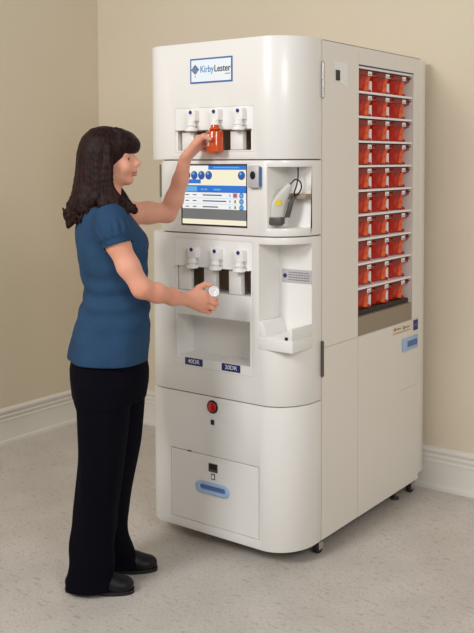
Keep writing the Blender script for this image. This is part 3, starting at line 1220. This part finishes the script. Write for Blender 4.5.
fb.cone((0.035, 0, 1.538), (0.022, 0, 1.528), 0.0055, 0.0075, 0.006)
fb.ell((0.010, 0, 1.528), (0.018, 0.030, 0.020), 0.012)
fb.ell((0.020, 0, 1.518), (0.0095, 0.018, 0.014), 0.008)                                         # philtrum
fb.ell((0.0255, 0, 1.512), (0.0105, 0.020, 0.0055), 0.003)                                      # upper lip
fb.ell((0.0235, 0, 1.501), (0.0100, 0.017, 0.0060), 0.003)                                      # lower lip
# near (right) arm
fb.chain([(-0.040, -0.160, 1.345), (-0.017, -0.177, 1.27), (0.021, -0.186, 1.19), (0.066, -0.188, 1.115)], [0.045, 0.0405, 0.0370, 0.0325], 0.02)
fb.chain([(0.066, -0.188, 1.115), (0.113, -0.150, 1.094), (0.163, -0.085, 1.071), (0.211, -0.020, 1.050)], [0.0325, 0.0325, 0.028, 0.0225], 0.02)
# far (left) arm
fb.chain([(-0.100, 0.150, 1.345), (-0.02, 0.195, 1.348), (0.05, 0.235, 1.350), (0.120, 0.268, 1.346)], [0.047, 0.044, 0.041, 0.036], 0.02)
fb.chain([(0.120, 0.268, 1.346), (0.148, 0.258, 1.400), (0.174, 0.240, 1.475), (0.192, 0.222, 1.552)], [0.0345, 0.0355, 0.030, 0.0235], 0.015)


def hand(palm0, mcps, fingers, thumb, rp=0.0125):
    for a_, b_ in zip(palm0, mcps):
        fb.cone(a_, b_, rp + 0.002, rp - 0.001, 0.014)
    for i in range(3):
        mid = [(np.array(palm0[i]) + np.array(palm0[i + 1])) / 2, (np.array(mcps[i]) + np.array(mcps[i + 1])) / 2]
        fb.cone(mid[0] * 0.7 + mid[1] * 0.3, mid[1], 0.011, 0.009, 0.010)
    for i, fg in enumerate(fingers):
        r0 = 0.0088 if i < 3 else 0.0078
        fb.chain([mcps[i]] + fg, [r0 + 0.001, r0, r0 - 0.0007, r0 - 0.0018], 0.004, 0.002)
    fb.chain(thumb, [0.0150, 0.0125, 0.0100, 0.0088], 0.010, 0.004)


# left hand round the amber vial
hand([(0.196, 0.205, 1.568), (0.198, 0.216, 1.566), (0.198, 0.228, 1.562), (0.196, 0.238, 1.558)],
     [(0.246, 0.214, 1.638), (0.252, 0.231, 1.628), (0.250, 0.247, 1.613), (0.243, 0.259, 1.598)],
     [[(0.266, 0.247, 1.648), (0.300, 0.254, 1.645), (0.325, 0.245, 1.640)],
      [(0.271, 0.257, 1.629), (0.305, 0.258, 1.623), (0.333, 0.242, 1.618)],
      [(0.271, 0.264, 1.609), (0.306, 0.258, 1.602), (0.332, 0.243, 1.597)],
      [(0.264, 0.269, 1.591), (0.293, 0.260, 1.584), (0.314, 0.250, 1.580)]],
     [(0.207, 0.200, 1.578), (0.234, 0.180, 1.612), (0.266, 0.164, 1.642), (0.291, 0.164, 1.632)])
# right hand pinching the white cap
hand([(0.219, -0.010, 1.066), (0.221, -0.012, 1.056), (0.221, -0.010, 1.045), (0.219, -0.006, 1.036)],
     [(0.272, 0.008, 1.070), (0.277, 0.008, 1.048), (0.272, 0.012, 1.027), (0.260, 0.018, 1.008)],
     [[(0.303, 0.022, 1.046), (0.315, 0.045, 1.042), (0.302, 0.062, 1.040)],
      [(0.309, 0.022, 1.029), (0.317, 0.047, 1.025), (0.301, 0.063, 1.024)],
      [(0.302, 0.028, 1.011), (0.308, 0.052, 1.008), (0.291, 0.065, 1.008)],
      [(0.287, 0.034, 0.995), (0.291, 0.055, 0.993), (0.276, 0.066, 0.994)]],
     [(0.227, -0.002, 1.066), (0.252, 0.014, 1.088), (0.274, 0.026, 1.100), (0.2915, 0.030, 1.0955)])

person = empty('person', PB, YAW)
tag(person, 'woman in blue short-sleeved blouse and dark trousers operating the white machine', 'person')
body, pos, F_ = fb.mesh('body', [M['skin'], M['lips']], person, 2)
del fb.a
fc = pos[F_].mean(1)
lip = (((fc[:, 1] / 0.021) ** 2 + ((fc[:, 2] - 1.5065) / 0.0115) ** 2) < 1) & (fc[:, 0] > 0.018)
body.data.polygons.foreach_set('material_index', lip.astype(np.int32))
body.data.update()

for sg in (-1, 1):
    bm = bmesh.new()
    bmesh.ops.create_uvsphere(bm, u_segments=20, v_segments=14, radius=0.0115)
    for v in bm.verts:
        v.co += Vector((-0.0030, sg * 0.0300, 1.5590))
    ey = finish('eye', bm, M['eyew'], person, smooth=True)
    bm = bmesh.new()
    bmesh.ops.create_uvsphere(bm, u_segments=16, v_segments=10, radius=0.0078)
    for v in bm.verts:
        v.co = Vector((v.co.x * 0.5 + 0.0058, v.co.y + sg * 0.0290, v.co.z + 1.5580))
    finish('iris', bm, M['iris'], ey, smooth=True)
    bm = bmesh.new()
    tube(bm, [(0.0070, sg * 0.021, 1.5600), (0.0098, sg * 0.026, 1.5612), (0.0090, sg * 0.033, 1.5608), (0.0040, sg * 0.0405, 1.5585)], [0.0006, 0.0010, 0.0011, 0.0006], 8)
    finish('eyelash', bm, M['brow'], person, smooth=True)
    bm = bmesh.new()
    tube(bm, [(0.0200, sg * 0.013, 1.5790), (0.0175, sg * 0.024, 1.5830), (0.0100, sg * 0.035, 1.5830), (0.0010, sg * 0.046, 1.5770)], [0.0018, 0.0025, 0.0022, 0.001], 8)
    finish('eyebrow', bm, M['brow'], person, smooth=True)

# ---- hair
fh = Field((-0.27, -0.17, 1.27), (0.08, 0.17, 1.71), 0.0025)
fh.ell((-0.082, 0, 1.588), (0.095, 0.084, 0.088), 0.02)
fh.ell((-0.012, 0, 1.616), (0.050, 0.064, 0.044), 0.02, tilt=R(10))
fh.ell((-0.115, 0, 1.50), (0.066, 0.084, 0.12), 0.03)
fh.ell((-0.130, 0, 1.41), (0.070, 0.100, 0.075), 0.03)
# bring the face opening back out
fh.ell((0.030, 0, 1.520), (0.074, 0.085, 0.060), 0.004, 'sub')
rg = random.Random(3)
ZR = [1.665, 1.63, 1.58, 1.52, 1.46, 1.41, 1.36, 1.32, 1.28]
RR = [0.030, 0.066, 0.082, 0.084, 0.088, 0.100, 0.103, 0.094, 0.080]
for i in range(84):
    phi = R(rg.uniform(62, 298))
    end = rg.uniform(1.315, 1.375) + 0.035 * math.sin(phi) ** 2
    front = min(abs(math.degrees(phi) - 62), abs(math.degrees(phi) - 298))
    pts, rs = [], []
    amp, ph = rg.uniform(0.003, 0.008), 2.2 * math.sin(phi * 2) + rg.uniform(-0.5, 0.5)
    off = rg.uniform(-0.008, 0.006)
    nstep = 12
    for k in range(nstep + 1):
        t = k / nstep
        z = 1.655 + (end - 1.655) * t
        r = np.interp(-z, [-q for q in ZR], RR) + off * t
        low = max(0, t - 0.45) / 0.55
        r += amp * low ** 1.3 * math.sin(13 * t + ph) * 1.6
        a = phi + low * 0.16 * math.sin(8 * t + ph + 1.2)
        cx = -0.085 - 0.018 * t
        pts.append((cx + r * math.cos(a), 0.92 * r * math.sin(a), z))
        rs.append(0.0085 * (1 - 0.45 * max(0, t - 0.6)))
    # flick at the tip
    la = pts[-1]
    a = phi
    pts.append((la[0] + 0.009 * math.cos(a), la[1] + 0.008 * math.sin(a), la[2] - 0.008))
    rs.append(0.006)
    pts.append((la[0] + 0.017 * math.cos(a), la[1] + 0.014 * math.sin(a), la[2] + rg.uniform(-0.004, 0.010)))
    rs.append(0.003)
    fh.chain(pts, rs, 0.006)
# locks that fall forward over the shoulders
for sg in (-1, 1):
    for j in range(11):
        u = j / 10
        y0 = sg * (0.055 + 0.022 * (1 - u))
        e = (0.014 - 0.070 * u + rg.uniform(-0.006, 0.006), sg * (0.075 + 0.035 * u * 1.0), 1.372 - 0.020 * u + rg.uniform(-0.01, 0.01))
        pts = catmull([(-0.055 - 0.02 * u, y0, 1.60), (-0.052 - 0.02 * u, sg * (0.078), 1.53), (-0.050 - 0.03 * u, sg * 0.083, 1.465),
                       (-0.026 - 0.045 * u + rg.uniform(-0.008, 0.008), sg * 0.086, 1.425), (e[0] - 0.016, e[1], e[2] + 0.022), e, (e[0] + 0.008, e[1] + sg * 0.004, e[2] + 0.012)], 3)
        fh.chain([tuple(p) for p in pts], [0.0095] * (len(pts) - 6) + [0.0095, 0.009, 0.008, 0.007, 0.0055, 0.0035], 0.006)
# fringe sweeping across the forehead
for j in range(15):
    u = j / 14
    y1 = -0.058 + 0.116 * u
    x1 = 0.031 - 0.052 * abs(u * 2 - 1) ** 2.2
    pts = catmull([(-0.070, y1 * 0.35, 1.660), (-0.022, y1 * 0.7, 1.655), (x1 * 0.9 + 0.002, y1 * 0.95, 1.622), (x1 + 0.002, y1 + 0.003, 1.596), (x1 - 0.008, y1 + 0.004, 1.582)], 3)
    fh.chain([tuple(p) for p in pts], [0.003, 0.006] + [0.0085] * (len(pts) - 5) + [0.0075, 0.006, 0.004], 0.007)
hair, _, _ = fh.mesh('hair', M['hair'], person, 1)
tag(hair, 'dark brown shoulder-length wavy hair with fringe')
del fh.a


# ---- blouse
def fold_blouse(x, y, Z):
    ang = np.arctan2(y, x)
    w = np.exp(-((Z - 1.06) / 0.10) ** 2)
    f = 0.0040 * np.sin(Z * 95 + 2.2 * np.sin(ang * 2) + x * 22) * w
    hz = np.clip((1.0 - Z) / 0.2, 0, 1)
    return f + 0.0035 * hz * np.sin(ang * 7 + 2) + 0.0015 * np.sin(Z * 40 + ang * 3)


fs_ = Field((-0.25, -0.26, 0.79), (0.10, 0.26, 1.45), 0.003)
fs_.loft([(0.838, -0.078, 0, 0.143, 0.187), (0.86, -0.077, 0, 0.144, 0.188), (0.91, -0.070, 0, 0.141, 0.182), (1.00, -0.053, 0, 0.128, 0.156), (1.084, -0.044, 0, 0.115, 0.138),
          (1.14, -0.051, 0, 0.120, 0.142), (1.20, -0.058, 0, 0.126, 0.150), (1.26, -0.062, 0, 0.128, 0.158), (1.31, -0.072, 0, 0.118, 0.165), (1.345, -0.082, 0, 0.098, 0.158),
          (1.375, -0.090, 0, 0.078, 0.125), (1.400, -0.092, 0, 0.064, 0.085), (1.418, -0.092, 0, 0.058, 0.066)], 0.02, rot=TH, piv=(-0.07, 0), pw=2.25, fold=fold_blouse)
for yy in (-0.055, 0.070):
    fs_.ell((0.018, yy, 1.246), (0.046, 0.055, 0.052), 0.03)
def sleeve(sh, ax, r0):
    sh, ax = np.array(sh), np.array(ax, float)
    ax /= np.linalg.norm(ax)
    u = np.cross(ax, (0, 0, 1.0)) if abs(ax[2]) < 0.9 else np.cross(ax, (1.0, 0, 0))
    u /= np.linalg.norm(u)
    v = np.cross(ax, u)

    def fn(X, Y, Z):
        px, py, pz = X - sh[0], Y - sh[1], Z - sh[2]
        t = px * ax[0] + py * ax[1] + pz * ax[2]
        a1 = px * u[0] + py * u[1] + pz * u[2]
        a2 = px * v[0] + py * v[1] + pz * v[2]
        rr = np.sqrt(a1 ** 2 + a2 ** 2)
        ang = np.arctan2(a2, a1)
        R0 = np.interp(t.ravel(), [-0.06, -0.03, 0.0, 0.03, 0.055, 0.066, 0.070, 0.084, 0.086], [0.030, r0 * 0.93, r0 * 1.08, r0 * 1.12, r0 * 1.05, r0 * 0.94, r0 * 0.92, r0 * 0.93, r0 * 0.90]).reshape(t.shape)
        gather = 0.0030 * np.sin(ang * 15) * np.clip(1 - np.abs(t - 0.032) / 0.036, 0, 1)
        d = rr - R0 - gather
        return np.maximum(np.maximum(d, t - 0.086), -0.055 - t) * 0.9
    fs_.put(fn, sh - 0.11, sh + 0.11, 0.018)
    # hollow cuff
    e = sh + ax * 0.082
    fs_.cone(e, e + ax * 0.05, r0 * 0.87, r0 * 0.80, 0.002, 'sub')


sleeve((-0.038, -0.166, 1.343), (0.078, -0.045, -0.25), 0.0575)
sleeve((-0.100, 0.150, 1.345), (0.21, 0.12, -0.03), 0.054)
# scoop neckline
fs_.ell((-0.028, 0, 1.425), (0.060, 0.066, 0.060), 0.004, 'sub', tilt=R(20))
fs_.cone((-0.090, 0, 1.39), (-0.082, 0, 1.46), 0.052, 0.056, 0.004, 'sub')
bl, _, _ = fs_.mesh('blouse', M['blouse'], person, 1)
tag(bl, 'blue short-sleeved blouse with gathered sleeves')
del fs_.a


# ---- trousers
def fold_leg(x, y, Z):
    ang = np.arctan2(y, x)
    w = np.clip((0.35 - Z) / 0.3, 0, 1)
    return 0.004 * np.sin(Z * 42 + ang) * w + 0.003 * np.sin(ang * 3 + Z * 9) + 0.002 * np.sin(ang * 5 + Z * 6)


ft = Field((-0.26, -0.22, 0.0), (0.10, 0.21, 0.86), 0.004)
ft.loft([(0.70, -0.076, 0, 0.134, 0.165), (0.76, -0.074, 0, 0.142, 0.176), (0.80, -0.074, 0, 0.143, 0.178), (0.872, -0.074, 0, 0.130, 0.166)], 0.03, rot=TH, piv=(-0.07, 0))
ft.loft([(0.016, -0.140, -0.068, 0.082, 0.070), (0.06, -0.136, -0.068, 0.082, 0.070), (0.195, -0.126, -0.074, 0.080, 0.072), (0.32, -0.115, -0.082, 0.079, 0.072), (0.48, -0.098, -0.088, 0.082, 0.076),
         (0.65, -0.086, -0.09, 0.092, 0.086), (0.76, -0.080, -0.085, 0.10, 0.088)], 0.03, fold=fold_leg)
ft.loft([(0.024, -0.080, 0.100, 0.106, 0.066), (0.06, -0.086, 0.100, 0.099, 0.067), (0.125, -0.103, 0.098, 0.085, 0.072), (0.245, -0.100, 0.094, 0.082, 0.072), (0.36, -0.080, 0.090, 0.079, 0.072), (0.50, -0.056, 0.084, 0.082, 0.077),
         (0.67, -0.044, 0.086, 0.088, 0.085), (0.76, -0.055, 0.085, 0.10, 0.088)], 0.03, fold=fold_leg)
# open the hems so the shoes sit inside
ft.ell((-0.132, -0.068, -0.005), (0.074, 0.060, 0.055), 0.004, 'sub')
ft.ell((-0.085, 0.100, 0.0), (0.088, 0.064, 0.058), 0.004, 'sub')
ty, _, _ = ft.mesh('trousers', M['trouser'], person, 1)
tag(ty, 'loose dark navy trousers')
del ft.a

# ---- shoes
for (cx, cy, an) in ((-0.108, -0.068, R(-3)), (-0.040, 0.100, R(4))):
    f = Field((-0.16, -0.06, -0.01), (0.145, 0.06, 0.10), 0.0025)
    f.ell((0.074, 0.0, 0.028), (0.050, 0.043, 0.030), 0.02)
    f.ell((0.020, 0.0, 0.036), (0.060, 0.039, 0.042), 0.02)
    f.ell((-0.065, 0.0, 0.034), (0.062, 0.034, 0.045), 0.03)
    f.cone((-0.06, 0, 0.05), (-0.06, 0, 0.085), 0.034, 0.032, 0.02)
    f.put(lambda X, Y, Z: Z - 0.012 + 0 * X + 0 * Y, (-0.2, -0.1, -0.02), (0.2, 0.1, 0.012), 0.003, 'sub')
    sh, _, _ = f.mesh('shoe', M['shoe'], person, 1)
    sh.location = (cx, cy, 0)
    sh.rotation_euler = (0, 0, an)
    ol = []
    for k in range(40):
        a = 2 * math.pi * k / 40
        x = math.cos(a)
        w = 0.043 if x > 0 else 0.036
        yy = math.sin(a)
        ol.append((0.126 * math.copysign(abs(x) ** 0.8, x), w * math.copysign(abs(yy) ** 0.75, yy) * (0.92 if -0.5 < x < 0.1 else 1)))
    bm = bmesh.new()
    prism(bm, ol, 0.0, 0.014)
    so = finish('shoe_sole', bm, M['sole'], sh, angle=40)

# ------------------------------------------------------------ things in her hands
vial = empty('amber_vial', (-0.324, -0.250, 1.583))
tag(vial, 'amber orange pill vial held under the middle upper spout', 'pill vial')
bm = bmesh.new()
lathe(bm, [(0.0310, 0.0), (0.0330, 0.002), (0.0330, 0.075), (0.0315, 0.079), (0.020, 0.083), (0.018, 0.084)], seg=40)
finish('vial_body', bm, M['orange'], vial, angle=40)
bm = bmesh.new()
lathe(bm, [(0.018, 0.084), (0.0225, 0.086), (0.0225, 0.090), (0.018, 0.092), (0.015, 0.1035)], seg=32)
finish('vial_neck', bm, M['orange'], vial, angle=40)
bm = bmesh.new()
vs = []
for zz in (0.022, 0.066):
    vs.append([bm.verts.new((0.0334 * math.cos(R(a)), 0.0334 * math.sin(R(a)), zz)) for a in range(-130, -90, 5)])
for i in range(len(vs[0]) - 1):
    bm.faces.new((vs[0][i], vs[0][i + 1], vs[1][i + 1], vs[1][i]))
lb = finish('vial_label', bm, M['white'], vial, smooth=True)
md = lb.modifiers.new('solid', 'SOLIDIFY')
md.thickness = 0.0004

hr = Vector((math.cos(YAW), math.sin(YAW), 0))
hf = Vector((-math.sin(YAW), math.cos(YAW), 0))


def fig(x, y, z):
    return Vector(PB) + hr * x + hf * y + Vector((0, 0, z))


bm = bmesh.new()
prof = [(0.0165, -0.007), (0.0190, -0.005), (0.0190, 0.007), (0.0165, 0.0075), (0.0160, 0.002), (0.0105, 0.002), (0.0095, 0.006), (0.0075, 0.006), (0.0070, 0.001), (0.001, 0.001)]
lathe(bm, prof, seg=40)
for k in range(20):
    a = 2 * math.pi * k / 20
    box(bm, 0.0185 * math.cos(a) - 0.0008, 0.0185 * math.cos(a) + 0.0008, 0.0185 * math.sin(a) - 0.0008, 0.0185 * math.sin(a) + 0.0008, -0.0045, 0.0065)
cap = finish('vial_cap', bm, M['white'], None, angle=35)
nrm = (hf * -0.9 + hr * 0.35 + Vector((0, 0, 0.25))).normalized()
cap.matrix_world = Matrix.Translation(fig(0.306, 0.022, 1.0735)) @ nrm.to_track_quat('Z', 'Y').to_matrix().to_4x4()
tag(cap, 'round white vial cap pinched between thumb and finger of the lower hand', 'cap')
